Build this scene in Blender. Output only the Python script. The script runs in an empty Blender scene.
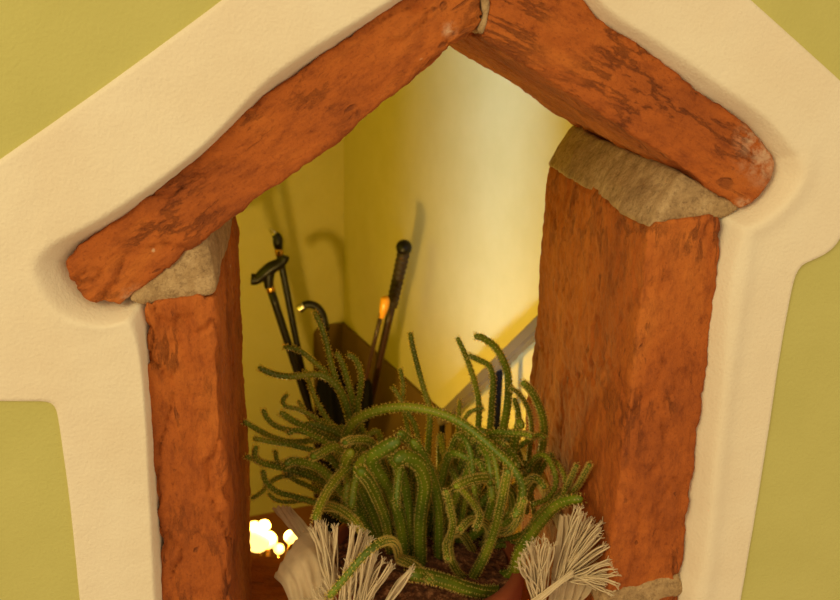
import bpy, bmesh, math, random
from mathutils import Vector, Matrix, noise
random.seed(7)
sc = bpy.context.scene
COL = sc.collection

# ------------------------------------------------------------------ camera
W, H = 840.0, 600.0
CX, CY = W/2, H/2
VY = (288.0, 0.0)            # where lines running straight into the wall meet
VZ = (345.0, 3500.0)         # where plumb lines meet
F = math.sqrt(-((VY[0]-CX)*(VZ[0]-CX) + (VY[1]-CY)*(VZ[1]-CY)))
yc = Vector((VY[0]-CX, VY[1]-CY, F)).normalized()
zc = -Vector((VZ[0]-CX, VZ[1]-CY, F)).normalized()
xc = yc.cross(zc).normalized()
EYE = Vector((0.0, -0.62, 1.55))
def w_from_c(v): return Vector((v.dot(xc), v.dot(yc), v.dot(zc)))
def ray(px, py): return w_from_c(Vector((px-CX, py-CY, F)))
def unp(px, py, Y):
    d = ray(px, py); return EYE + d*((Y-EYE.y)/d.y)
def unpz(px, py, Z):
    d = ray(px, py); return EYE + d*((Z-EYE.z)/d.z)
def proj(p):
    d = p-EYE; c = xc*d.x + yc*d.y + zc*d.z
    return (CX+F*c.x/c.z, CY+F*c.y/c.z)

cam = bpy.data.cameras.new('camera')
cam.sensor_width = 36; cam.lens = 36*F/W; cam.clip_start = 0.02
co = bpy.data.objects.new('camera', cam); COL.objects.link(co)
r = w_from_c(Vector((1,0,0))); d = w_from_c(Vector((0,1,0))); f = w_from_c(Vector((0,0,1)))
co.matrix_world = Matrix(((r.x,-d.x,-f.x,EYE.x),(r.y,-d.y,-f.y,EYE.y),(r.z,-d.z,-f.z,EYE.z),(0,0,0,1)))
cam.dof.use_dof = True; cam.dof.focus_distance = 0.72; cam.dof.aperture_fstop = 16
sc.camera = co

# ------------------------------------------------------------------ helpers
def s2l(c):
    return tuple(((x/255)/12.92 if x/255 <= 0.04045 else ((x/255+0.055)/1.055)**2.4) for x in c) + (1.0,)

class NT:
    def __init__(s, name):
        s.m = bpy.data.materials.new(name); s.m.use_nodes = True
        s.t = s.m.node_tree; s.b = s.t.nodes['Principled BSDF']
    def n(s, typ, **kw):
        nd = s.t.nodes.new(typ)
        for k, v in kw.items(): setattr(nd, k, v)
        return nd
    def l(s, a, b): s.t.links.new(a, b)
    def ramp(s, src, stops):
        r = s.n('ShaderNodeValToRGB'); e = r.color_ramp.elements
        while len(e) < len(stops): e.new(0.5)
        for el, (p, c) in zip(e, stops): el.position = p; el.color = c
        s.l(src, r.inputs[0]); return r.outputs[0]
    def noise(s, vec, scale, detail=4, rough=0.55, dist=0):
        n = s.n('ShaderNodeTexNoise'); n.inputs['Scale'].default_value = scale
        n.inputs['Detail'].default_value = detail; n.inputs['Roughness'].default_value = rough
        n.inputs['Distortion'].default_value = dist
        if vec: s.l(vec, n.inputs['Vector'])
        return n.outputs['Fac']
    def mix(s, fac, a, b, mode='MIX'):
        n = s.n('ShaderNodeMix', data_type='RGBA', blend_type=mode)
        for sock, v in ((n.inputs['Factor'], fac), (n.inputs[6], a), (n.inputs[7], b)):
            if hasattr(v, 'links'): s.l(v, sock)
            else: sock.default_value = v
        return n.outputs[2]
    def math(s, op, a, b=0.0):
        n = s.n('ShaderNodeMath', operation=op)
        for i, v in enumerate((a, b)):
            if hasattr(v, 'links'): s.l(v, n.inputs[i])
            else: n.inputs[i].default_value = v
        return n.outputs[0]
    def bump(s, h, strength, dist, prev=None):
        n = s.n('ShaderNodeBump'); n.inputs['Strength'].default_value = strength
        n.inputs['Distance'].default_value = dist; s.l(h, n.inputs['Height'])
        if prev: s.l(prev, n.inputs['Normal'])
        s.l(n.outputs[0], s.b.inputs['Normal']); return n.outputs[0]

def simple(name, rgb, rough=0.5, metal=0.0, var=0.12, scale=60):
    k = NT(name); tc = k.n('ShaderNodeTexCoord').outputs['Object']
    a = s2l(rgb); b = tuple(x*(1-2*var) for x in a[:3])+(1,)
    fac = k.noise(tc, scale, 3)
    k.l(k.mix(fac, a, b), k.b.inputs['Base Color'])
    k.b.inputs['Roughness'].default_value = rough; k.b.inputs['Metallic'].default_value = metal
    return k.m

def plaster(name, rgb, rgb2, fine=420, amt=0.35):
    k = NT(name); tc = k.n('ShaderNodeTexCoord').outputs['Object']
    big = k.noise(tc, 9, 5, 0.6)
    fac = k.ramp(big, [(0.35, (0,0,0,1)), (0.7, (1,1,1,1))])
    k.l(k.mix(fac, s2l(rgb), s2l(rgb2)), k.b.inputs['Base Color'])
    k.b.inputs['Roughness'].default_value = 0.75
    k.b.inputs['Specular IOR Level'].default_value = 0.25
    b1 = k.bump(k.noise(tc, 60, 3), 0.15, 0.002)
    k.bump(k.noise(tc, fine, 4, 0.6), amt, 0.002, b1)
    return k.m

def brick_mat():
    k = NT('old_brick'); at = k.n('ShaderNodeAttribute', attribute_name='loc').outputs['Vector']
    mp = k.n('ShaderNodeMapping'); mp.inputs['Scale'].default_value = (0.45, 1, 1); k.l(at, mp.inputs[0]); v = mp.outputs[0]
    c1 = k.ramp(k.noise(v, 12, 8, 0.7, 0.4), [(0.3, s2l((146,72,22))), (0.5, s2l((180,94,28))), (0.7, s2l((202,116,40)))])
    c2 = k.ramp(k.noise(v, 110, 6, 0.75), [(0.34, (0.62,0.56,0.52,1)), (0.52, (1,1,1,1)), (0.7, (1.0,1.0,0.95,1))])
    c = k.mix(0.85, c1, c2, 'MULTIPLY')
    c3 = k.ramp(k.noise(at, 380, 3, 0.7), [(0.3, (0.6,0.52,0.48,1)), (0.45, (1,1,1,1))])
    c = k.mix(0.7, c, c3, 'MULTIPLY')
    # fine fissures along the brick
    mp2 = k.n('ShaderNodeMapping'); mp2.inputs['Scale'].default_value = (0.25, 1, 0.45); k.l(at, mp2.inputs[0])
    nz = k.noise(mp2.outputs[0], 26, 9, 0.68, 0.35)
    rid = k.math('ABSOLUTE', k.math('SUBTRACT', nz, 0.5))
    gate = k.ramp(k.noise(at, 13, 4), [(0.48, (0,0,0,1)), (0.62, (1,1,1,1))])
    line = k.math('MULTIPLY', k.ramp(rid, [(0.0, (1,1,1,1)), (0.02, (0,0,0,1))]), gate)
    c = k.mix(k.math('MULTIPLY', line, 0.24), c, s2l((84,40,16)))
    # dark pits
    pit = k.ramp(k.noise(v, 95, 2, 0.5, 0.6), [(0.25, (1,1,1,1)), (0.31, (0,0,0,1))])
    c = k.mix(k.math('MULTIPLY', pit, 0.45), c, s2l((92,44,16)))
    # lime specks
    vo2 = k.n('ShaderNodeTexVoronoi'); vo2.inputs['Scale'].default_value = 55; k.l(at, vo2.inputs['Vector'])
    g2 = k.ramp(k.noise(at, 33, 2), [(0.6, (0,0,0,1)), (0.66, (1,1,1,1))])
    sp = k.math('MULTIPLY', k.ramp(vo2.outputs['Distance'], [(0.06, (1,1,1,1)), (0.1, (0,0,0,1))]), g2)
    c = k.mix(k.math('MULTIPLY', sp, 0.8), c, s2l((214,176,128)))
    lime = k.n('ShaderNodeAttribute', attribute_name='lime').outputs['Fac']
    lm = k.math('MULTIPLY', lime, k.ramp(k.noise(at, 120, 5, 0.7), [(0.4, (0,0,0,1)), (0.6, (1,1,1,1))]))
    c = k.mix(lm, c, s2l((216,180,138)))
    k.l(c, k.b.inputs['Base Color']); k.b.inputs['Roughness'].default_value = 0.8
    k.b.inputs['Specular IOR Level'].default_value = 0.3
    b1 = k.bump(k.noise(v, 80, 8, 0.7), 0.75, 0.004)
    b2 = k.bump(k.noise(at, 420, 4, 0.65), 0.5, 0.0014, b1)
    n = k.n('ShaderNodeBump', invert=True); n.inputs['Strength'].default_value = 0.7; n.inputs['Distance'].default_value = 0.003
    k.l(k.math('MAXIMUM', line, pit), n.inputs['Height']); k.l(b2, n.inputs['Normal']); k.l(n.outputs[0], k.b.inputs['Normal'])
    return k.m

def mortar_mat():
    k = NT('grey_mortar'); at = k.n('ShaderNodeTexCoord').outputs['Object']
    c = k.ramp(k.noise(at, 55, 7, 0.75), [(0.3, s2l((138,108,66))), (0.5, s2l((178,144,92))), (0.7, s2l((206,174,120)))])
    g = k.ramp(k.noise(at, 260, 4, 0.8), [(0.36, (0.5,0.46,0.42,1)), (0.5, (1,1,1,1))])
    k.l(k.mix(0.7, c, g, 'MULTIPLY'), k.b.inputs['Base Color'])
    k.b.inputs['Roughness'].default_value = 0.9
    b1 = k.bump(k.noise(at, 120, 6, 0.7), 0.8, 0.004)
    k.bump(k.noise(at, 500, 3), 0.5, 0.0015, b1)
    return k.m

M = {}
M['brick'] = brick_mat(); M['mortar'] = mortar_mat()
M['white'] = plaster('white_plaster', (236,222,184), (230,212,172))
M['green'] = plaster('green_paint', (196,188,104), (188,180,96), 380, 0.3)
M['stair'] = plaster('stair_paint', (202,188,122), (196,182,114), 260, 0.12)
M['brown'] = plaster('corner_brown', (112,84,36), (104,78,32), 260, 0.1)
M['tile'] = simple('terracotta_tile', (150,84,46), 0.5)
M['ceil'] = simple('ceiling_paint', (225,215,180), 0.8)
M['black'] = simple('black_lacquer', (16,11,8), 0.38)
M['black'].node_tree.nodes['Principled BSDF'].inputs['Specular IOR Level'].default_value=0.3
M['blackfab'] = simple('black_nylon', (9,6,3), 0.9)
M['blackfab'].node_tree.nodes['Principled BSDF'].inputs['Specular IOR Level'].default_value=0.15
M['silver'] = simple('polished_silver', (215,205,190), 0.18, 1.0, 0.03)
M['gold'] = simple('brass', (200,150,70), 0.25, 1.0, 0.05)
M['amber'] = simple('amber_handle', (246,170,50), 0.25)
M['redwood'] = simple('dark_redwood', (58,26,14), 0.4, 0, 0.25, 120)
M['grip'] = simple('leather_grip', (46,28,18), 0.6)
M['steel'] = simple('grey_steel', (112,98,70), 0.45, 0.3, 0.05)
M['pot'] = simple('terracotta', (176,88,44), 0.8, 0, 0.15, 40)

def new_obj(name, me, mats, parent=None, smooth=True):
    me.name = name
    o = bpy.data.objects.new(name, me); COL.objects.link(o)
    if not isinstance(mats, (list, tuple)): mats = [mats]
    if not me.materials:
        for m in mats: me.materials.append(m)
    if smooth: me.polygons.foreach_set('use_smooth', [True]*len(me.polygons))
    if parent:
        o.parent = parent
        me.transform(Matrix.Translation(-parent_world(parent)))
    return o
def parent_world(p):
    v = Vector((0,0,0))
    while p: v = v + p.location; p = p.parent
    return v
def from_bm(name, bm, mats, parent=None, smooth=True):
    me = bpy.data.meshes.new(name); bmesh.ops.recalc_face_normals(bm, faces=bm.faces[:]); bm.to_mesh(me); bm.free()
    return new_obj(name, me, mats, parent, smooth)
def thing(name, label, cat, loc, group=None):
    o = bpy.data.objects.new(name, None); COL.objects.link(o); o.location = loc
    o.empty_display_size = 0.05; tag(o, label, cat, group); return o
def tag(o, label, cat, group=None):
    o['label'] = label; o['category'] = cat
    if group: o['group'] = group
    return o
def struct(o): o['kind'] = 'structure'; return o

def catmull(pts, n):
    """n+1 points along a smooth curve through pts (vectors)"""
    P = [pts[0]*2-pts[1]] + list(pts) + [pts[-1]*2-pts[-2]]
    seg = len(pts)-1; out = []
    for i in range(n+1):
        t = i/n*seg; k = min(int(t), seg-1); u = t-k
        a,b,c,e = P[k],P[k+1],P[k+2],P[k+3]
        out.append(0.5*((2*b)+(c-a)*u+(2*a-5*b+4*c-e)*u*u+(3*b-a-3*c+e)*u**3))
    return out
def resample(pts, n):
    L=[0]
    for a,b in zip(pts,pts[1:]): L.append(L[-1]+(b-a).length)
    out=[]; j=0
    for i in range(n+1):
        s=L[-1]*i/n
        while j<len(pts)-2 and L[j+1]<s: j+=1
        q=(s-L[j])/max(1e-9,L[j+1]-L[j]); out.append(pts[j].lerp(pts[j+1],min(1,max(0,q))))
    return out
def frames(pts):
    T=[(pts[min(i+1,len(pts)-1)]-pts[max(i-1,0)]).normalized() for i in range(len(pts))]
    u=T[0].orthogonal().normalized(); out=[]
    for t in T:
        u=(u-t*u.dot(t)).normalized(); out.append((t,u,t.cross(u)))
    return out
def tube(bm, pts, rad, seg=10, cap=True):
    fr=frames(pts); rings=[]
    for i,(p,(t,u,v)) in enumerate(zip(pts,fr)):
        q=rad(i/(len(pts)-1)) if callable(rad) else rad
        rings.append([bm.verts.new(p+(u*math.cos(a)+v*math.sin(a))*q) for a in [2*math.pi*k/seg for k in range(seg)]])
    for a,b in zip(rings,rings[1:]):
        for k in range(seg): bm.faces.new((a[k],a[(k+1)%seg],b[(k+1)%seg],b[k]))
    if cap:
        for ring,p in ((rings[0],pts[0]),(rings[-1],pts[-1])):
            c=bm.verts.new(p)
            for k in range(seg): bm.faces.new((c,ring[k],ring[(k+1)%seg]))
def lathe(bm, c, prof, seg=40):
    rings=[]
    for (rr,z) in prof:
        rings.append([bm.verts.new(c+Vector((rr*math.cos(2*math.pi*k/seg), rr*math.sin(2*math.pi*k/seg), z))) for k in range(seg)])
    for a,b in zip(rings,rings[1:]):
        for k in range(seg): bm.faces.new((a[k],a[(k+1)%seg],b[(k+1)%seg],b[k]))
    for ring in (rings[0], rings[-1]):
        try: bm.faces.new(ring)
        except Exception: pass
def box(bm, a, b):
    vs=[bm.verts.new((x,y,z)) for x in (a[0],b[0]) for y in (a[1],b[1]) for z in (a[2],b[2])]
    for q in ((0,1,3,2),(4,6,7,5),(0,4,5,1),(2,3,7,6),(0,2,6,4),(1,5,7,3)): bm.faces.new([vs[i] for i in q])

# ------------------------------------------------------------------ masonry opening
DEP = 0.268
IN_L = [(172,780),(168,700),(162,600),(155,500),(148,400),(144,320),(140,303)]
IN_LE = [(140,303),(118,307),(92,303),(75,287),(64,266)]
IN_LR = [(64,266),(78,247),(130,213),(200,155),(262,98),(300,70),(395,5),(440,-25),(484,-54)]
IN_RR = [(484,-54),(530,-40),(572,-16),(600,17),(650,53),(710,98),(753,128),(777,160)]
IN_RE = [(777,160),(774,180),(760,198),(742,210),(724,216)]
IN_R = [(724,216),(718,260),(706,340),(694,440),(682,560),(678,590),(668,700),(660,780)]
OUT_L = [(102,780),(92,700),(81,600),(71,500),(60,420),(56.5,402)]
OUT_LE = [(56.5,402),(50,398.5),(0,398),(-50,395),(-66,380),(-62,215),(-55,196)]
OUT_LR = [(-55,196),(0,157),(110,80),(215,3),(290,-55),(460,-182),(484,-196)]
OUT_RR = [(484,-196),(510,-188),(640,-95),(745,-3),(840,83),(872,112)]
OUT_RE = [(872,112),(884,140),(872,190),(842,226),(828,246),(812,256),(797,262)]
OUT_R = [(797,262),(789,278),(773,370),(753,500),(736,600),(718,720),(712,780)]

BRICK = thing('brick_frame', 'house-shaped wall opening framed in worn red bricks with grey mortar joints', 'brick frame', unp(420,790,DEP/2))

def masonry(name, poly, mat, axis, y0=0.0, y1=DEP, seed=0, vox=0.0021, amp=1.0, lime=None, crack=1.0):
    bm=bmesh.new()
    a=[bm.verts.new(unp(x,y,0.0)+Vector((0,y0,0))) for x,y in poly]
    b=[bm.verts.new(v.co+Vector((0,y1-y0,0))) for v in a]
    bm.faces.new(a); bm.faces.new(b[::-1])
    n=len(a)
    for i in range(n): bm.faces.new((a[i],b[i],b[(i+1)%n],a[(i+1)%n]))
    bmesh.ops.recalc_face_normals(bm, faces=bm.faces[:])
    bmesh.ops.triangulate(bm, faces=bm.faces[:])
    me=bpy.data.meshes.new('tmp'); bm.to_mesh(me); bm.free()
    o=bpy.data.objects.new('tmp',me); COL.objects.link(o)
    md=o.modifiers.new('r','REMESH'); md.mode='VOXEL'; md.voxel_size=vox
    dg=bpy.context.evaluated_depsgraph_get()
    me2=bpy.data.meshes.new_from_object(o.evaluated_get(dg))
    bpy.data.objects.remove(o); bpy.data.meshes.remove(me)
    bm=bmesh.new(); bm.from_mesh(me2)
    for _ in range(4): bmesh.ops.smooth_vert(bm, verts=bm.verts[:], factor=0.5, use_axis_x=True, use_axis_y=True, use_axis_z=True)
    bm.normal_update()
    ax=(unp(*axis[1],0)-unp(*axis[0],0)).normalized(); dp=Vector((0,1,0)); ac=ax.cross(dp)
    off=Vector((seed*3.1,seed*1.7,seed*2.3))
    la=bm.verts.layers.float_vector.new('loc'); ll=bm.verts.layers.float.new('lime')
    disp=[]
    for v in bm.verts:
        q=Vector((v.co.dot(ax),v.co.dot(ac),v.co.y))+off
        s=Vector((q.x*0.4,q.y,q.z*0.6))
        h=0.0030*noise.noise(q*14)+0.0013*noise.noise(q*48)+0.0010*noise.noise(q*130)
        if crack:
            rd=abs(noise.noise(s*26)+0.4*noise.noise(s*70)+0.2*noise.noise(s*150))
            g=max(0,min(1,(noise.noise(q*9+Vector((5,5,5)))-0.02)*5))
            h-=crack*0.0036*g*max(0,1-rd/0.075)
            h+=0.0007*noise.noise(q*260)
        v[la]=q; disp.append((v,h*amp))
        v[ll]=0.0
        if lime:
            for (lx,ly,lr) in lime:
                c=unp(lx,ly,0); dd=((v.co.x-c.x)**2+(v.co.z-c.z)**2)**.5
                if v.co.y<0.03: v[ll]=max(v[ll],max(0,1-dd/lr))
    for v,h in disp: v.co=v.co+v.normal*h
    me=bpy.data.meshes.new(name); bm.to_mesh(me); bm.free(); bpy.data.meshes.remove(me2)
    return new_obj(name, me, mat, BRICK)

masonry('rafter_brick', [(66,264),(80,246),(130,212),(200,154),(262,97),(300,69),(395,4),(440,-26),(476,-50),(484,20),(478,29),(458,43),
        (350,131),(270,191),(206,236),(170,268),(136,292),(116,306),(92,302),(76,286)], M['brick'], ((90,270),(470,0)), seed=1,
        lime=[(135,300,0.012),(190,262,0.008),(450,30,0.006)])
masonry('rafter_brick', [(484,-52),(530,-38),(572,-14),(600,18),(650,54),(710,99),(752,128),(776,161),(772,180),(758,198),(742,208),(700,182),(620,127),
        (540,78),(500,50),(482,38),(489,10)], M['brick'], ((480,10),(755,170)), seed=5, crack=0.6,
        lime=[(772,150,0.03),(757,135,0.018),(742,206,0.008)])
masonry('jamb_brick', [(143,302),(214,293),(218,320),(221,400),(227,500),(233,600),(238,690),(243,800),(173,800),(167,690),(162,600),(155,500),(148,400)],
        M['brick'], ((180,300),(200,600)), seed=9, crack=1.1)
masonry('jamb_brick', [(648,232),(656,221),(720,215),(720,250),(712,330),(702,400),(693,470),(684,560),(680,578),(605,602),(609,560),(619,470),(629,400),(638,310)],
        M['brick'], ((690,220),(650,580)), seed=14, crack=0.6)
masonry('jamb_brick', [(604,614),(678,590),(672,660),(662,780),(588,780)], M['brick'], ((640,600),(630,780)), seed=18)
MK=dict(vox=0.0025, amp=0.8, crack=0)
masonry('mortar_joint', [(206,233),(213,262),(217,284),(214,296),(143,305),(136,301),(128,300),(150,280)], M['mortar'], ((150,300),(210,250)), seed=3, y0=0.002, **MK)
masonry('mortar_joint', [(684,172),(742,207),(736,213),(724,219),(655,230),(645,232),(660,205)], M['mortar'], ((660,220),(740,205)), seed=4, y0=0.001, **MK)
masonry('mortar_joint', [(476,-50),(486,-52),(491,10),(484,36),(478,29),(484,18)], M['mortar'], ((480,-40),(484,20)), seed=6, y0=-0.001, **MK)
masonry('mortar_joint', [(599,598),(606,592),(650,582),(680,573),(684,590),(678,596),(611,620),(600,616)], M['mortar'], ((600,600),(690,585)), seed=8, y0=-0.001, **MK)
SZ = unp(255,553,DEP).z                      # top of the sill
sl = masonry('sill_brick', [(172,790),(655,790),(650,840),(172,840)], M['brick'], ((170,800),(640,800)), seed=25, y0=-0.02, y1=DEP+0.004, amp=0.6)
# level the sill brick on the far edge seen beside the left jamb
zs=max(v.co.z for v in sl.data.vertices)+BRICK.location.z
sl.location.z += SZ-zs+0.002

# white plaster surround: a ribbon lofted from the bricks' outline to the painted outline
def ribbon():
    secs=[(IN_L,OUT_L,90),(IN_LE,OUT_LE,60),(IN_LR,OUT_LR,110),(IN_RR,OUT_RR,90),(IN_RE,OUT_RE,50),(IN_R,OUT_R,100)]
    inn=[];out=[];prm=[]
    PR=[(.009,.0),(.022,.0008),(.012,.0),(.013,.0006),(.02,.002),(.016,.0028)]
    for (a,b,n),pr in zip(secs,PR):
        A=resample(catmull([unp(x,y,0) for x,y in a],len(a)*12),n); B=resample(catmull([unp(x,y,0) for x,y in b],len(b)*12),n)
        s=1 if inn else 0
        inn+=A[s:]; out+=B[s:]; prm+=[pr]*(n+1-s)
    for _ in range(3):
        out=[out[0]]+[(out[i-1]+out[i]*2+out[i+1])/4 for i in range(1,len(out)-1)]+[out[-1]]
    for _ in range(60):
        prm=[prm[0]]+[tuple((prm[i-1][k]+prm[i][k]*2+prm[i+1][k])/4 for k in (0,1)) for i in range(1,len(prm)-1)]+[prm[-1]]
    bm=bmesh.new(); rows=[]; NV=44
    for a,b,(wp,lp) in zip(inn,out,prm):
        wd=(b-a).length; row=[]
        dr_=(b-a).normalized()
        for j in range(NV+1):
            v=(j/NV)**1.5
            p=a.lerp(b,v)-dr_*0.006*(1-v); dd=v*wd
            wv=wp*(1+0.5*noise.noise(Vector((p.x*9,0,p.z*9))))
            e=min(1,dd/wv); e=e*e*(3-2*e)
            y=0.012-0.022*e+0.003*max(0,1-dd/0.004)
            y+=-lp*math.exp(-((dd-0.021)/0.007)**2)        # trowelled lip beside the bricks
            y+=0.0008*noise.noise(p*14)+0.0003*noise.noise(p*70)
            if j==NV: y=-0.0055
            # ragged inner edge
            rg=0.0016*noise.noise(p*110)*max(0,1-dd/0.006)
            row.append(bm.verts.new((p.x+rg,y,p.z+rg)))
        rows.append(row)
    for r1,r2 in zip(rows,rows[1:]):
        for j in range(NV): bm.faces.new((r1[j],r1[j+1],r2[j+1],r2[j]))
    global RIB; RIB=(inn[::8]+[inn[-1]],out[::8]+[out[-1]])
    o=from_bm('trim_1',bm,M['white'])
    return struct(o)
rb=ribbon()
rb_in,rb_out=RIB

# front wall with the opening through it
def front_wall():
    hole=list(rb_in)
    zb=unp(420,842,0).z
    wide=[]
    for a,b in zip(rb_in,rb_out):
        d_=b-a; wide.append(a+d_*min(0.6,0.032/d_.length))
    for hh in (hole,wide):
        hh[0]=Vector((hh[0].x,0,zb)); hh[-1]=Vector((hh[-1].x,0,zb))
    rect=[Vector((x,0,z)) for x,z in ((-1.7,-0.2),(1.35,-0.2),(1.35,2.6),(-1.7,2.6))]
    bm=bmesh.new()
    def loop(pts,y): 
        vs=[bm.verts.new((p.x,y,p.z)) for p in pts]
        return vs,[bm.edges.new((vs[i],vs[(i+1)%len(vs)])) for i in range(len(vs))]
    for y in (-0.008,DEP):
        r_,e1=loop(rect,y); h_,e2=loop(wide if y<0 else hole,y)
        bmesh.ops.triangle_fill(bm,use_beauty=True,edges=e1+e2)
        if y<0: f_=(r_,h_)
        else:
            for A,B in ((f_[0],r_),(f_[1],h_)):
                for i in range(len(A)): bm.faces.new((A[i],A[(i+1)%len(A)],B[(i+1)%len(A)],B[i]))
    return struct(from_bm('wall_front',bm,M['green'],smooth=False))
front_wall()

# ------------------------------------------------------------------ stairwell beyond
CORNER=unp(344,322,2.6)
dvp=ray(-22,12); dvp.z=0; dvp.normalize()          # direction of the right wall, away from the camera
rt=-dvp; lf=Vector((dvp.y,-dvp.x,0))*-1             # along right wall to the viewer, along left wall to the left
FZ=-0.2; TZ=2.6
def wall_panel(name,a,b,z0,z1,thick,outn,mat,radius_end=None):
    bm=bmesh.new()
    n=outn*thick
    vs=[]
    for base in (a,b,b+n,a+n):
        vs.append((bm.verts.new((base.x,base.y,z0)),bm.verts.new((base.x,base.y,z1))))
    for i in range(4):
        j=(i+1)%4; bm.faces.new((vs[i][0],vs[j][0],vs[j][1],vs[i][1]))
    bm.faces.new([v[1] for v in vs]); bm.faces.new([v[0] for v in vs][::-1])
    return struct(from_bm(name,bm,mat,smooth=False))
C0=Vector((CORNER.x,CORNER.y,0))
# right wall reaches back to the front wall, left wall reaches the side wall
tr=(C0.y-DEP)/(-rt.y); RB=C0+rt*tr
tl=(C0.x+1.7)/(-lf.x); LB=C0+lf*tl
wall_panel('wall_right',C0,RB,FZ,TZ,0.08,-lf,M['stair'])
wall_panel('wall_back',C0-lf*0.08,LB,FZ,TZ,0.08,-rt,M['stair'])
wall_panel('wall_left',Vector((-1.7,DEP,0)),LB,FZ,TZ,0.08,Vector((-1,0,0)),M['stair'])
bm=bmesh.new(); box(bm,(-1.8,-1.6,FZ-0.08),(1.4,2.9,FZ)); struct(from_bm('floor',bm,M['tile'],smooth=False))
bm=bmesh.new(); box(bm,(-1.8,-0.008,TZ),(1.4,2.9,TZ+0.08)); struct(from_bm('ceiling',bm,M['ceil'],smooth=False))
# thin brown slab along both walls at the corner
def corner_slab():
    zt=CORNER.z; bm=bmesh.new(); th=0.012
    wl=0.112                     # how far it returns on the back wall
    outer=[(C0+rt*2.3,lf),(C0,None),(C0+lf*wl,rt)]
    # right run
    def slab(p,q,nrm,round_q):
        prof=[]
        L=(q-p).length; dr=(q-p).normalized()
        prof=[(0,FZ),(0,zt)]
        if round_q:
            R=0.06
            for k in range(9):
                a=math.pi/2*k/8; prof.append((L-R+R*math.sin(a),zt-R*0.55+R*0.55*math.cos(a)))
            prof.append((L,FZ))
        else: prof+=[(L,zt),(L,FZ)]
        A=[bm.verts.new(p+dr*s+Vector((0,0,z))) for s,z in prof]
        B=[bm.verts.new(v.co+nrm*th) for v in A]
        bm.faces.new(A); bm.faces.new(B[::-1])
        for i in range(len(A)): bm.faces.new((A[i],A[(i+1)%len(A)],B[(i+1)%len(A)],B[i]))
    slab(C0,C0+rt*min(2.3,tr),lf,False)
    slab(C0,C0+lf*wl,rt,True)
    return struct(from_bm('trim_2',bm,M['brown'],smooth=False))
corner_slab()

# handrail on the right wall
def on_right_wall(px,py,off):
    d=ray(px,py); n=lf; P=C0+lf*off
    return EYE+d*((P-EYE).dot(n)/d.dot(n))
def handrail():
    a=on_right_wall(441,420,0.06); b=on_right_wall(531,333,0.06)
    dr=(b-a); e=b+dr*1.1
    t=thing('handrail','grey metal stair handrail climbing to the right along the stairwell wall','handrail',Vector((a.x,a.y,FZ)))
    bm=bmesh.new()
    u=lf*0.013; w=dr.normalized().cross(lf).normalized()*0.015
    A=[bm.verts.new(a+x) for x in (u+w,u-w,-u-w,-u+w)]; B=[bm.verts.new(e+x) for x in (u+w,u-w,-u-w,-u+w)]
    for i in range(4): bm.faces.new((A[i],A[(i+1)%4],B[(i+1)%4],B[i]))
    bm.faces.new(A); bm.faces.new(B)
    bmesh.ops.bevel(bm,geom=bm.edges[:],offset=0.004,segments=2,affect='EDGES')
    from_bm('rail',bm,M['steel'],t,smooth=False)
    for s in (0.02,0.70,1.5):
        p=a+dr*s; bm=bmesh.new()
        tube(bm,[Vector((p.x,p.y,FZ)),Vector((p.x,p.y,p.z-0.01))],0.008,10)
        from_bm('baluster',bm,M['blackfab'],t)
handrail()

# ------------------------------------------------------------------ stand with canes and umbrellas
FLOORP=unpz(344,590,FZ)
SY=2.12
base=unp(345,470,SY); SB=Vector((base.x,base.y,FZ))
def stand():
    t=thing('umbrella_stand','black round umbrella stand in the stairwell corner holding canes and umbrellas','umbrella stand',SB)
    bm=bmesh.new(); zt=base.z-FZ-0.03
    lathe(bm,SB,[(0.001,0.0),(0.10,0),(0.105,0.015),(0.098,0.03),(0.098,zt-0.02),(0.104,zt-0.01),(0.104,zt),(0.094,zt),(0.092,0.02),(0.001,0.02)],40)
    from_bm('body',bm,M['black'],t)
stand()
def pxl(pts,Y): return [unp(x,y,Y) for x,y in pts]
def extend_to(p,q,z):
    d=q-p; return p+d*((z-p.z)/d.z)
# derby handled cane
def cane_derby():
    Y=2.04
    top=unp(270.5,289,Y); low=unp(308,405,Y+0.03); ft=extend_to(top,low,FZ+0.03)
    t=thing('walking_cane','black walking cane with a derby handle and brass collar, leaning left','walking cane',ft)
    bm=bmesh.new(); tube(bm,resample([top,ft],20),lambda s:0.0118-0.002*s,14); from_bm('shaft',bm,M['black'],t)
    bm=bmesh.new(); dd=(low-top).normalized(); tube(bm,[top-dd*0.008,top-dd*0.004,top+dd*0.004,top+dd*0.008],0.0128,16); from_bm('collar',bm,M['gold'],t)
    bm=bmesh.new()
    pts=catmull(pxl([(251,279),(257,279),(263,274.5),(271,268),(280,263),(284,259),(285,256)],Y),30)
    tube(bm,pts,lambda s:0.0135+0.003*math.exp(-((s-0.05)/0.1)**2)+0.005*math.exp(-((s-.45)/.22)**2)-0.001*max(0,s-0.9)*10,16)
    tube(bm,catmull(pxl([(269,288),(268.5,281),(269,273)],Y),8),lambda s:0.0125+0.004*s,14)
    from_bm('handle',bm,M['black'],t)
cane_derby()
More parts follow.
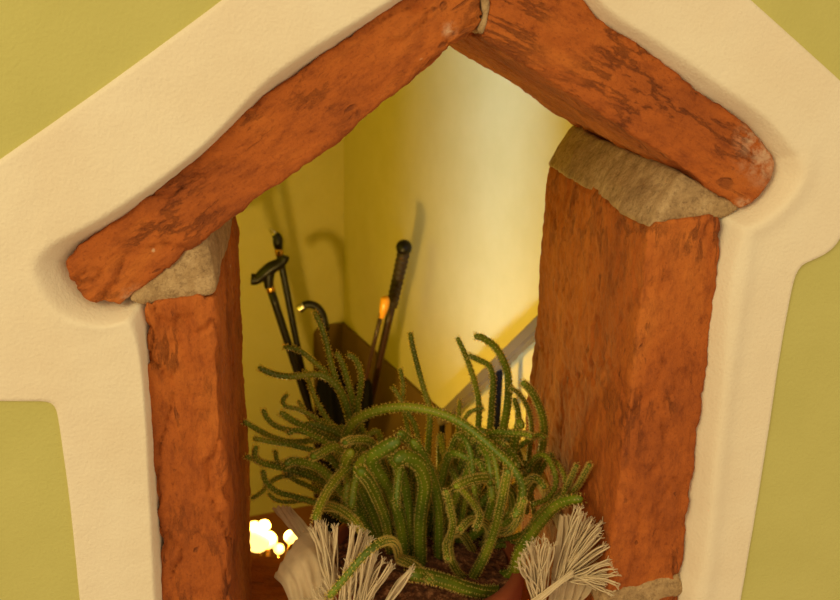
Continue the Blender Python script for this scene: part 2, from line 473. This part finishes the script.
def cane_silver():
    Y=2.12
    top=unp(279,252,Y); low=unp(303,375,Y); ft=extend_to(top,low,FZ+0.03)
    t=thing('walking_cane','slim black cane with a silver-tipped hooked top, behind the derby-handled cane','walking cane',ft)
    bm=bmesh.new(); tube(bm,resample([top,ft],20),lambda s:0.0105-0.002*s,14); from_bm('shaft',bm,M['black'],t)
    bm=bmesh.new(); dd=(low-top).normalized(); tube(bm,[top-dd*0.01,top-dd*.004,top+dd*0.004,top+dd*0.008],0.0118,16); from_bm('collar',bm,M['gold'],t)
    bm=bmesh.new(); tube(bm,catmull(pxl([(279,250),(278,244),(277.5,238),(274.5,234)],Y),14),lambda s:0.0108+0.0045*math.sin(math.pi*s)*0.9,14); h=from_bm('handle',bm,M['black'],t)
    bm=bmesh.new(); tube(bm,catmull(pxl([(275.5,236),(273.5,232.5),(269.5,229)],Y),10),lambda s:0.011-0.006*s,14); o=from_bm('tip',bm,M['silver'],t); o['label']='polished silver tip'
cane_silver()
def folded_umbrella(label,crook,Y,crook_mat,cap,shaft_px,canopy_px,shaft_r,end_mat,cr=0.022):
    top=unp(*shaft_px[0],Y); low=unp(*shaft_px[1],Y+(0 if crook else 0.05)); ft=extend_to(top,low,FZ+0.03)
    t=thing('folded_umbrella',label,'umbrella',ft)
    bm=bmesh.new(); tube(bm,resample([top,ft],12),shaft_r,12); from_bm('shaft',bm,M['black'] if crook else M['redwood'],t)
    bm=bmesh.new(); tube(bm,catmull(pxl(crook,Y),24) if crook else [], 0.0115,12) if crook else None
    if crook: from_bm('handle',bm,crook_mat,t)
    else: bm.free()
    if cap:
        bm=bmesh.new(); tube(bm,catmull(pxl(cap[0],Y),8),cap[1],14); o=from_bm('end_cap' if crook else 'handle',bm,end_mat,t)
        o['label']='silver end cap' if crook else 'amber coloured handle'
    c0=unp(*canopy_px,Y); c0=top+(low-top).normalized()*((c0-top).dot((low-top).normalized()))
    bm=bmesh.new(); pts=resample([c0,ft],40); fr=frames(pts); seg=64; rings=[]
    L=(ft-c0).length
    for i,(p,(tt,u,v)) in enumerate(zip(pts,fr)):
        s=i/40; R=0.011+cr*min(1,s*L/0.09)**0.6*(1-0.75*max(0,(s-0.25)/0.75))
        rings.append([bm.verts.new(p+(u*math.cos(a)+v*math.sin(a))*R*(1+0.16*math.sin(8*a+3*s))) for a in [2*math.pi*k/seg for k in range(seg)]])
    for a,b in zip(rings,rings[1:]):
        for k in range(seg): bm.faces.new((a[k],a[(k+1)%seg],b[(k+1)%seg],b[k]))
    bm.faces.new(rings[0]); bm.faces.new(rings[-1][::-1])
    from_bm('canopy',bm,M['blackfab'],t)
folded_umbrella('folded black umbrella with a crook handle ending in a silver cap',
    [(300.5,308),(305,305),(311,304.5),(318,308),(323,316),(326,330)],2.08,M['black'],([(299,309.5),(301,307.5),(304,305.6)],lambda s:0.0132-0.001*s),[(326,329),(333,400)],(330,366),0.008,M['silver'],0.036)
folded_umbrella('folded black umbrella with a thin shaft and amber handle, beside the ribbed-grip stick',
    None,1.80,None,([(384.5,297),(385,302),(383,312),(381.5,318)],lambda s:0.007+0.006*math.sin(math.pi*min(1,s+0.15))),[(381.5,312),(363.5,388)],(364,388),0.0058,M['amber'])
def stick_grip():
    Y=1.86
    top=unp(404.5,249,Y); low=unp(372,395,Y+0.09); ft=extend_to(top,low,FZ+0.03); gr=top.lerp(low,0.375)
    t=thing('walking_stick','dark reddish walking stick with a knobbed ribbed leather grip, leaning right','walking stick',ft)
    bm=bmesh.new(); tube(bm,resample([gr,ft],20),lambda s:0.0108-0.002*s,14); from_bm('shaft',bm,M['redwood'],t)
    bm=bmesh.new(); tube(bm,resample([top,gr],70),lambda s:0.0155+0.0012*math.sin(s*2*math.pi*11)+0.0015*(1-s),18); from_bm('grip',bm,M['grip'],t)
    bm=bmesh.new(); bmesh.ops.create_uvsphere(bm,u_segments=24,v_segments=14,radius=0.0215); bmesh.ops.translate(bm,verts=bm.verts[:],vec=unp(404,247.5,Y)); from_bm('knob',bm,M['black'],t)
stick_grip()

# ------------------------------------------------------------------ glowing lamp low in the stairwell
def glow_mat():
    k=NT('lit_glass'); k.b.inputs['Base Color'].default_value=s2l((255,220,120))
    k.b.inputs['Emission Color'].default_value=(1.0,0.62,0.14,1); k.b.inputs['Emission Strength'].default_value=3.2
    return k.m
M['glow']=glow_mat()
def lamp():
    Y=1.15
    gl=[(258,541,13),(268,540,10),(254,528,8),(264,526,7),(291,537,7.5),(279,549,6)]
    c=unp(270,560,Y); 
    t=thing('globe_lamp','lit lamp of small glowing yellow globes seen low between left brick and cactus','lamp',Vector((c.x,c.y,FZ)))
    bm=bmesh.new(); lathe(bm,Vector((c.x,c.y,FZ)),[(0.001,0),(0.11,0),(0.11,0.012),(0.02,0.03),(0.008,0.05),(0.008,c.z-FZ-0.06),(0.001,c.z-FZ-0.05)],28)
    from_bm('base',bm,M['gold'],t)
    hub=Vector((c.x,c.y,c.z-0.06))
    for i,(x,y,rp) in enumerate(gl):
        yy=Y+(-0.03,0.03,0.05,0.03,-0.02,0.05)[i]; p=unp(x,y,yy); R=rp*(yy+0.62)/F*1.02
        bm=bmesh.new(); bmesh.ops.create_uvsphere(bm,u_segments=24,v_segments=14,radius=R)
        for v in bm.verts: v.co.z*=0.95
        bmesh.ops.translate(bm,verts=bm.verts[:],vec=p); from_bm('globe',bm,M['glow'],t)
        bm=bmesh.new(); q=p-Vector((0,0,R*0.9)); tube(bm,catmull([hub,(hub+q)/2-Vector((0,0,0.01)),q],8),0.003,8); from_bm('arm',bm,M['gold'],t)
    return c
LC=lamp()

# ------------------------------------------------------------------ potted cactus
def stem_mat():
    k=NT('cactus_skin'); tc=k.n('ShaderNodeTexCoord').outputs['Object']
    k.l(k.ramp(k.noise(tc,22,4),[(0.3,s2l((74,100,12))),(0.5,s2l((114,138,18))),(0.72,s2l((166,170,34)))]),k.b.inputs['Base Color'])
    k.b.inputs['Roughness'].default_value=0.5; k.b.inputs['Subsurface Weight'].default_value=0.0
    k.bump(k.noise(tc,300,3),0.3,0.001)
    tr_=k.n('ShaderNodeBsdfTranslucent'); tr_.inputs[0].default_value=s2l((226,214,50)); mx=k.n('ShaderNodeMixShader'); mx.inputs[0].default_value=0.22
    out=[n for n in k.t.nodes if n.type=='OUTPUT_MATERIAL'][0]
    k.l(k.b.outputs[0],mx.inputs[1]); k.l(tr_.outputs[0],mx.inputs[2]); k.l(mx.outputs[0],out.inputs[0]); return k.m
def spine_mat():
    k=NT('pale_spines'); k.b.inputs['Base Color'].default_value=s2l((246,228,130)); k.b.inputs['Roughness'].default_value=0.6
    tr_=k.n('ShaderNodeBsdfTranslucent'); tr_.inputs[0].default_value=s2l((255,236,120)); mx=k.n('ShaderNodeMixShader'); mx.inputs[0].default_value=0.65
    out=[n for n in k.t.nodes if n.type=='OUTPUT_MATERIAL'][0]
    k.l(k.b.outputs[0],mx.inputs[1]); k.l(tr_.outputs[0],mx.inputs[2]); k.l(mx.outputs[0],out.inputs[0]); return k.m
M['stem']=stem_mat(); M['spine']=spine_mat()
def soil_mat():
    k=NT('potting_soil'); tc=k.n('ShaderNodeTexCoord').outputs['Object']
    k.l(k.ramp(k.noise(tc,170,5,0.7),[(0.35,s2l((58,32,14))),(0.52,s2l((120,72,36))),(0.64,s2l((190,130,80)))]),k.b.inputs['Base Color'])
    k.b.inputs['Roughness'].default_value=0.95; k.bump(k.noise(tc,160,5),0.8,0.004); return k.m
M['soil']=soil_mat()
PY=0.132
pc=unp(420,556,PY); RIM=0.092
PB=Vector((pc.x,pc.y,SZ+0.004)); PH=pc.z-SZ-0.004
POT=thing('potted_cactus','rat-tail cactus with trailing spiny green stems in a terracotta pot on the sill','potted plant',PB)
bm=bmesh.new()
lathe(bm,PB,[(0.001,0),(0.062,0),(0.064,0.004),(RIM-0.008,PH-0.026),(RIM,PH-0.024),(RIM+0.001,PH-0.004),(RIM-0.002,PH),(RIM-0.009,PH),(RIM-0.011,PH-0.03),(0.001,PH-0.032)],64)
from_bm('pot',bm,M['pot'],POT)
SOILZ=PB.z+PH-0.012
bm=bmesh.new(); bmesh.ops.create_grid(bm,x_segments=70,y_segments=70,size=RIM-0.0105)
dl=[v for v in bm.verts if v.co.length>RIM-0.0105]; bmesh.ops.delete(bm,geom=dl,context='VERTS')
for v in bm.verts:
    q=v.co.copy(); v.co.z=0.005*noise.noise(q*60)+0.003*noise.noise(q*160)+0.008*(1-(q.length/RIM)**2)
bmesh.ops.translate(bm,verts=bm.verts[:],vec=(PB.x,PB.y,SOILZ)); from_bm('soil',bm,M['soil'],POT)

def y_right(px): # depth at which the right reveal stands behind this pixel column
    return 0.62*(634-288)/max(1,(px-288))-0.62 if px>300 else 9
def stem3d(pts3,r0,r1,seed):
    L=sum((b-a).length for a,b in zip(pts3,pts3[1:]))
    n=max(12,int(L/0.0016)); P=resample(catmull(pts3,max(40,n)),n); fr=frames(P)
    bm=bmesh.new(); seg=16; ribs=8; rings=[]; per=0.0042; sp=[]
    rnd=random.Random(seed); tw=rnd.uniform(-6,6)
    for i,(p,(t,u,v)) in enumerate(zip(P,fr)):
        s=i/n; R=r1+(r0-r1)*min(1,s*1.6)
        tipd=s*L
        if tipd<R*1.6: R*=math.sqrt(max(0.02,1-(1-tipd/(R*1.6))**2))
        ring=[]
        for k in range(seg):
            a=2*math.pi*k/seg+tw*s*L
            rib=k//2; ph=math.cos(2*math.pi*(s*L/per+0.5*(rib%2)))
            q=R*(0.9+0.1*ph) if k%2==0 else R*0.84
            ring.append(bm.verts.new(p+(u*math.cos(a)+v*math.sin(a))*q))
        rings.append(ring)
    for a,b in zip(rings,rings[1:]):
        for k in range(seg): bm.faces.new((a[k],a[(k+1)%seg],b[(k+1)%seg],b[k]))
    bm.faces.new(rings[0]); bm.faces.new(rings[-1])
    bmesh.ops.recalc_face_normals(bm,faces=bm.faces[:])
    # spines on each tubercle
    for rib in range(ribs):
        j=0
        while True:
            sl_=(j+(0.5 if rib%2 else 0.0))*per; j+=1
            if sl_>L*0.97: break
            i=min(n,int(sl_/L*n)); t,u,v=fr[i]; s=i/n
            R=(r1+(r0-r1)*min(1,s*1.6))*0.97
            a=2*math.pi*(2*rib)/seg+tw*s*L
            nr=(u*math.cos(a)+v*math.sin(a)); sd=t.cross(nr); o=P[i]+nr*R*0.95
            for q in range(6):
                dr=(nr*rnd.uniform(0.5,1)+sd*rnd.uniform(-.9,.9)+t*rnd.uniform(-.9,.5)).normalized()
                ln=rnd.uniform(0.0013,0.0027); w=dr.orthogonal().normalized()*0.00027; w2=dr.cross(w)
                vv=[bm.verts.new(o+w),bm.verts.new(o-w*0.5+w2*0.8),bm.verts.new(o-w*0.5-w2*0.8),bm.verts.new(o+dr*ln)]
                for tri in ((0,1,3),(1,2,3),(2,0,3)):
                    fc=bm.faces.new([vv[x] for x in tri]); fc.material_index=1
    me=bpy.data.meshes.new('stem'); bm.to_mesh(me); bm.free()
    return new_obj('stem',me,[M['stem'],M['spine']],POT)
cnt=0
def stem(path,ytip,w=10,soil=None,w2=None,hold=1.2):
    """path in picture points from the tip down; ytip = depth of the tip behind the wall face"""
    global cnt; cnt+=1
    if soil is None:
        lx,ly=path[-1]; soil=(min(492,max(348,0.45*lx+0.55*420)),min(572,max(530,0.35*ly+0.65*548)))
    b=unpz(soil[0],soil[1],SOILZ)
    full=list(path); n=len(full); pts=[]
    for i,(x,y) in enumerate(full):
        q=i/n; yy=ytip+(b.y-ytip)*q**hold
        yy=min(yy,y_right(x)-0.012)
        pts.append(unp(x,y,yy))
    b=b-Vector((0,0,0.004)); pts.append(b)
    rr=w/2*(0.75)/F
    stem3d(pts,rr,(w2/2*.75/F if w2 else rr*0.72),cnt)
S=[ # back left and upper ones
 ([(258,367),(266,371),(277,375),(292,376.5),(310,374.5),(324,376),(338,388),(347,408),(356,440)],.20,10),
 ([(283,347),(293,348),(302,352),(313,361),(323,370),(337,385),(350,412),(362,450)],.22,8.5),
 ([(314,311),(321,326),(327,345),(331,363),(337,384),(345,404),(356,440)],.21,9),
 ([(335,352),(341,360),(346,375),(350,390),(356,412),(366,450)],.20,9.5),
 ([(347,354),(356,360),(361,375),(360,392),(358,412),(370,455)],.19,8.5),
 ([(410,332),(413,348),(418,368),(424,390),(430,412),(428,450)],.24,8.5),
 ([(400,368),(403,384),(403,402),(408,430),(412,460)],.23,7),
 ([(392,386),(399,396),(406,410),(418,440)],.22,7.5),
 ([(305,369),(309,382),(316,400),(326,418),(340,440)],.22,8),
 ([(288,394),(283,400),(285,406),(292,408),(300,410),(318,420),(340,440)],.2,7),
 ([(263,409),(267,418),(276,426),(290,430),(310,430),(335,428),(355,440)],.18,8),
 ([(243,421),(255,428),(272,437),(292,442),(315,440),(340,436),(360,445)],.17,8.5),
 ([(253,438),(272,442),(296,446),(325,455),(350,470)],.16,8),
 ([(256,446),(255,456),(262,463),(278,467),(300,473),(325,483),(350,500)],.13,8.5),
 ([(280,412),(295,422),(315,432),(340,446),(365,462)],.15,10),
 ([(298,400),(304,410),(315,425),(340,450)],.21,6.5),
 ([(245,456),(262,462),(285,466),(315,474),(345,492)],.15,7.5),
 ([(251,499),(262,492),(270,483),(284,476),(310,478),(340,500)],.19,7),
 ([(263,470),(266,482),(278,492),(296,497),(320,505),(345,520)],.14,8),
 ([(275,450),(278,462),(292,478),(312,488),(340,505)],.18,7),
 ([(268,493),(276,500),(290,502),(310,500),(335,510)],.2,6.5),
 # long arching ones
 ([(514,518),(521,503),(522,485),(513,468),(498,453),(480,437),(458,421),(432,411),(402,407),(372,412),(352,425),(345,450),(352,490)],.03,12),
 ([(328,598),(343,580),(358,562),(371,549),(382,542),(391,541),(397,548)],-0.04,7,(400,560),7,4),
 # right uprights
 ([(457,337),(464,352),(471,371),(477,392),(479,412),(477,435),(472,465)],.20,8.5),
 ([(474,336),(483,338),(494,346),(503,360),(508,377),(508,400),(504,425),(498,450),(488,490)],.17,11.5),
 ([(468,355),(479,360),(489,366),(493,379),(492,400),(490,425),(486,450),(478,490)],.19,9),
 ([(522,382),(530,389),(537,401),(543,418),(544,435),(540,455),(531,478),(512,510)],.10,11),
 ([(511,388),(519,394),(527,406),(531,422),(530,445),(520,480)],.13,7),
 ([(514,398),(518,412),(518,430),(513,455),(500,490)],.15,8.5),
 ([(460,400),(459,415),(458,435),(460,470)],.21,6.5),
 ([(484,408),(470,412),(463,425),(466,445),(470,480)],.19,6.5),
 ([(577,465),(572,476),(567,487),(558,496),(540,512),(520,535)],.05,7),
 ([(590,464),(584,475),(577,487),(566,497),(548,510),(526,540)],.035,7),
 ([(583,499),(570,500),(556,506),(542,520),(530,536),(520,552),(514,572)],.035,15,(500,572)),
 ([(532,505),(548,498),(556,483),(552,465),(543,455),(532,462),(522,485),(512,520)],.07,8),
 ([(560,500),(566,488),(563,472),(554,461),(546,462)],.06,6.5,(505,540)),
 ([(545,488),(536,478),(528,482),(522,496),(512,520)],.05,9),
 # heavy front stems hanging over
 ([(392,447),(376,453),(362,462),(357,474),(362,486),(369,502),(377,520),(383,536)],.09,14,(386,548),14),
 ([(400,440),(385,448),(372,458),(378,472),(388,488),(397,510),(402,535)],.08,14,(404,566),16),
 ([(395,462),(402,457),(414,460),(422,470),(425,486),(422,505),(420,530)],.07,14,(421,570),17),
 ([(388,444),(392,456),(401,472),(407,498),(409,525)],.09,13,(412,562),14),
 ([(360,470),(368,480),(378,500),(387,525)],.06,12,(392,555),13),
 ([(412,440),(422,456),(431,476),(437,498),(439,520)],.09,12,(438,562),13),
 ([(352,450),(346,462),(350,480),(360,500),(368,520)],.1,12,(372,545),13),
 ([(398,432),(412,444),(426,462),(436,480),(448,505)],.11,11,(450,545),12),
 ([(315,520),(320,506),(327,492),(338,477),(352,464),(368,457),(384,460)],.03,11,(405,525)),
 ([(362,532),(356,522),(346,513),(334,507),(326,506),(335,500)],.03,10,(385,530)),
 ([(408,574),(425,576),(445,581),(465,588),(486,592),(500,588)],.02,15,(500,570),15),
 ([(476,528),(480,516),(474,504),(462,488),(452,470),(444,452),(440,440)],.03,8.5,(440,510)),
 ([(446,490),(450,508),(453,525),(449,545),(452,562),(462,576)],.03,8,(470,570)),
 ([(508,470),(505,485),(501,505),(496,525),(488,548),(476,572),(466,586)],.02,11,(462,560)),
 ([(455,487),(468,481),(484,478),(500,482),(512,494),(510,515)],.03,12,(480,530)),
 ([(460,530),(470,520),(484,522),(490,535)],.04,8,(480,545)),
 ([(448,560),(446,545),(452,535),(462,534)],.03,8,(475,550)),
 ([(524,500),(518,520),(506,532),(492,530)],.02,8,(485,540)),
 ([(430,580),(415,566),(402,560)],.015,9,(430,560)),
]
for s_ in S:
    stem(*s_)
# more stems filling the crown
rf=random.Random(31)
for i in range(36):
    side=rf.choice([-1,-1,1,1,0])
    x0=420+side*rf.uniform(20,95)+rf.uniform(-25,25); bx=420+0.5*(x0-420)+rf.uniform(-20,20)
    ph=rf.uniform(430,470); yt=rf.uniform(0.06,0.19)
    tx=x0+side*rf.uniform(5,45); ty=rf.uniform(425,520)
    tx=min(545,max(285,tx))
    pa=[(tx,ty),(tx*0.7+x0*0.3,min(ty-3,ph+15)),(x0,ph),((x0+bx)/2,ph+28),(bx,ph+65)]
    stem(pa,yt,rf.uniform(8,13))

# ------------------------------------------------------------------ fringed cotton cloth round the pot
def cloth_mat(name,c,tl):
    k=NT(name); tc=k.n('ShaderNodeTexCoord').outputs['Object']
    k.l(k.ramp(k.noise(tc,90,4),[(0.3,s2l(tuple(int(x*.9) for x in c))),(0.7,s2l(c))]),k.b.inputs['Base Color'])
    k.b.inputs['Roughness'].default_value=0.9
    tr_=k.n('ShaderNodeBsdfTranslucent'); tr_.inputs[0].default_value=s2l(c); mx=k.n('ShaderNodeMixShader'); mx.inputs[0].default_value=tl
    out=[n for n in k.t.nodes if n.type=='OUTPUT_MATERIAL'][0]
    k.l(k.b.outputs[0],mx.inputs[1]); k.l(tr_.outputs[0],mx.inputs[2]); k.l(mx.outputs[0],out.inputs[0])
    k.bump(k.noise(tc,700,2),0.3,0.0008); return k.m
M['cloth']=cloth_mat('cream_cotton',(226,200,150),0.25); M['cord']=cloth_mat('cotton_cord',(232,208,156),0.15)
CL=thing('fringed_cloth','cream cotton cloth with frayed fringes wrapped round the cactus pot','cloth',PB)
# wrap round the pot
bm=bmesh.new(); rows=[]; SG=120; NR=16
for j in range(NR+1):
    h=j/NR; z=0.002+h*(PH-0.03); row=[]
    for k in range(SG):
        a=2*math.pi*k/SG; R=0.066+(RIM-0.008-0.064)*min(1,(z/(PH-0.026)))+0.0045+0.0022*math.sin(a*17+h*2)+0.0018*noise.noise(Vector((a*3,h*3,0)))
        row.append(bm.verts.new(PB+Vector((R*math.cos(a),R*math.sin(a),z))))
    rows.append(row)
for a,b in zip(rows,rows[1:]):
    for k in range(SG): bm.faces.new((a[k],a[(k+1)%SG],b[(k+1)%SG],b[k]))
from_bm('wrap',bm,M['cloth'],CL)
def flap(name,rows_px,mat):
    """rows of (px,py,Y) lofted into a soft sheet with a little thickness"""
    R=[resample(catmull([unp(x,y,Y) for x,y,Y in r_],30),28) for r_ in rows_px]
    bm=bmesh.new(); g=[]
    cols=list(zip(*R)); cols=[catmull(list(c),24) for c in cols]
    for i,c in enumerate(cols):
        g.append([bm.verts.new(p+Vector((0,0.0022*math.sin(i*1.1+j*.1)+0.002*noise.noise(p*90),0))) for j,p in enumerate(c)])
    for a,b in zip(g,g[1:]):
        for j in range(len(a)-1): bm.faces.new((a[j],b[j],b[j+1],a[j+1]))
    bmesh.ops.recalc_face_normals(bm,faces=bm.faces[:])
    g2=[[bm.verts.new(v.co+Vector((0,0.0009,0))) for v in c] for c in g]
    nI,nJ=len(g),len(g[0])
    for i in range(nI-1):
        for j in range(nJ-1): bm.faces.new((g2[i][j],g2[i][j+1],g2[i+1][j+1],g2[i+1][j]))
    rim=[(i,0) for i in range(nI)]+[(nI-1,j) for j in range(1,nJ)]+[(i,nJ-1) for i in range(nI-2,-1,-1)]+[(0,j) for j in range(nJ-2,0,-1)]
    for q in range(len(rim)):
        (a,b),(c_,d_)=rim[q],rim[(q+1)%len(rim)]
        bm.faces.new((g[a][b],g[c_][d_],g2[c_][d_],g2[a][b]))
    return from_bm(name,bm,mat,CL)
def fringe(tips,base,seed,per=5,spread=5,rad=0.0006,ybase=0.0,ytip=0.0,bend=0.0):
    rn=random.Random(seed); bm=bmesh.new()
    for (x,y) in tips:
        for q in range(per):
            bx=base[0]+rn.uniform(-1,1)*spread*1.2+(x-base[0])*0.12; by=base[1]+rn.uniform(-4,4)
            tx=x+rn.uniform(-1,1)*spread; ty=y+rn.uniform(-1,1)*spread
            m1=(bx+(tx-bx)*.35+rn.uniform(-3,3),by+(ty-by)*(.4+bend)+rn.uniform(-2,2)); m2=(bx+(tx-bx)*.72+rn.uniform(-2.5,2.5),by+(ty-by)*(.76+bend)+rn.uniform(-2.5,2.5))
            Y0=ybase+rn.uniform(-.004,.004); Y1=ytip+rn.uniform(-.012,.012)
            pts=[unp(bx,by,Y0),unp(*m1,Y0+(Y1-Y0)*.4),unp(*m2,Y0+(Y1-Y0)*.75),unp(tx,ty,Y1)]
            pp=catmull(pts,16)
            tube(bm,pp,rad*rn.uniform(.8,1.3),5)
            # frayed end
            e=pp[-1]; dr=(pp[-1]-pp[-2]).normalized()
            for z in range(3):
                d2=(dr+Vector((rn.uniform(-.8,.8),rn.uniform(-.8,.8),rn.uniform(-.8,.8)))).normalized()
                tube(bm,[e-dr*.001,e+d2*rn.uniform(.002,.004)],rad*.45,4)
    o=from_bm('fringe',bm,M['cord'],CL); return o
# left side
flap('flap',[[(274,578,.05),(283,560,.05),(297,540,.06),(309,531,.07)],[(285,592,.035),(300,572,.03),(314,556,.035),(326,550,.05)],[(300,640,.03),(318,610,.02),(330,585,.02),(340,575,.03)]],M['cloth'])
flap('flap',[[(272,509,.11),(282,506,.11),(292,508,.10)],[(284,524,.09),(296,522,.085),(308,528,.08)],[(306,548,.07),(316,546,.06),(324,552,.06)]],M['cloth'])
fringe([(318,526),(324,524),(312,530)],(336,590),1,per=7,spread=3,ybase=.012,ytip=.03)
fringe([(335,527),(330,537)],(334,592),8,per=6,spread=2.5,ybase=.012,ytip=.03)
fringe([(353,529),(359,532),(366,536),(369,541)],(340,604),2,per=8,spread=3,ybase=.006,ytip=.012,bend=-.06)
fringe([(384,562),(390,566),(377,556)],(352,618),9,per=6,spread=3,ybase=.004,ytip=.006)
fringe([(411,570),(408,574)],(370,624),3,per=7,spread=2.5,ybase=.003,ytip=.003)
fringe([(372,552),(364,560),(352,566),(344,574),(378,582)],(352,640),10,per=7,spread=5,ybase=.004,ytip=.004)
fringe([(326,585),(316,592),(308,604)],(346,640),4,per=8,spread=5,ybase=.008,ytip=.01)
# right side
fringe([(522,566),(524,556),(529,548),(536,543),(545,541),(552,548)],(540,606),5,per=9,spread=4,ybase=.012,ytip=.0,bend=.03)
fringe([(577,512),(583,518),(592,522),(600,524),(598,534),(604,544),(607,550)],(556,582),6,per=9,spread=4,ybase=.015,ytip=.012)
fringe([(609,562),(614,572),(614,584),(610,592),(604,582)],(566,578),7,per=8,spread=3.5,ybase=.012,ytip=.005,bend=-.05)
flap('flap',[[(560,516,.03),(570,515,.028),(578,518,.025)],[(556,550,.025),(572,545,.022),(590,548,.02)],[(552,580,.02),(562,578,.015),(574,574,.012)]],M['cloth'])
flap('flap',[[(552,575,.02),(575,570,.022),(600,574,.02)],[(550,600,.02),(572,592,.024),(594,588,.02)],[(545,640,.02),(566,620,.025),(582,600,.02)]],M['cloth'])
bm=bmesh.new()
for k in range(9):
    o_=Vector((random.uniform(-.002,.002),random.uniform(-.002,.002),random.uniform(-.002,.002)))
    tube(bm,catmull([unp(574,572,.008)+o_,unp(560,582,.004)+o_*.7,unp(545,594,.004)+o_,unp(520,612,.008)+o_],14),0.0007,5)
from_bm('cord',bm,M['cord'],CL)

# ------------------------------------------------------------------ light
def light(name,typ,loc,energy,col,size=None,target=None,**kw):
    l=bpy.data.lights.new(name,typ); l.energy=energy; l.color=col
    if typ=='AREA': l.size=size
    elif size is not None: l.shadow_soft_size=size
    for k,v in kw.items(): setattr(l,k,v)
    o=bpy.data.objects.new(name,l); COL.objects.link(o); o.location=loc
    if target is not None: o.rotation_euler=(Vector(target)-Vector(loc)).to_track_quat('-Z','Y').to_euler()
    return o
WARM=(1.0,0.74,0.40)
light('room_window','AREA',(-1.3,-1.5,2.3),18,(1.0,0.84,0.50),0.9,(0.05,0,1.25))
light('lamp_bulb','POINT',LC+Vector((0,0.0,0.09)),21,(1.0,0.66,0.16),0.03)
light('stair_fill','POINT',(-1.05,1.1,1.25),14,(1.0,0.88,0.008),0.33)  # added unseen fill, brightens the stairwell walls and the right brick reveal
pt=on_right_wall(490,235,0)
sw=light('stair_window','AREA',(0.29,0.31,1.25),2.1,(0.31,0.46,0.92),0.03,(pt.x,pt.y,1.12),shape='RECTANGLE',size_y=1.1,spread=math.radians(16))
wd=bpy.data.worlds.new('world'); sc.world=wd; wd.use_nodes=True
bg=wd.node_tree.nodes['Background']; bg.inputs[0].default_value=(1.0,0.79,0.54,1); bg.inputs[1].default_value=0.8
sc.view_settings.view_transform='Standard'; sc.view_settings.look='None'; sc.view_settings.gamma=1; sc.view_settings.exposure=0; sc.view_settings.use_curve_mapping=False
print('X vp', xc, 'sill', SZ, 'corner', CORNER, 'pot', PB, PH, 'stems', cnt, 'RB', RB, 'LB', LB)
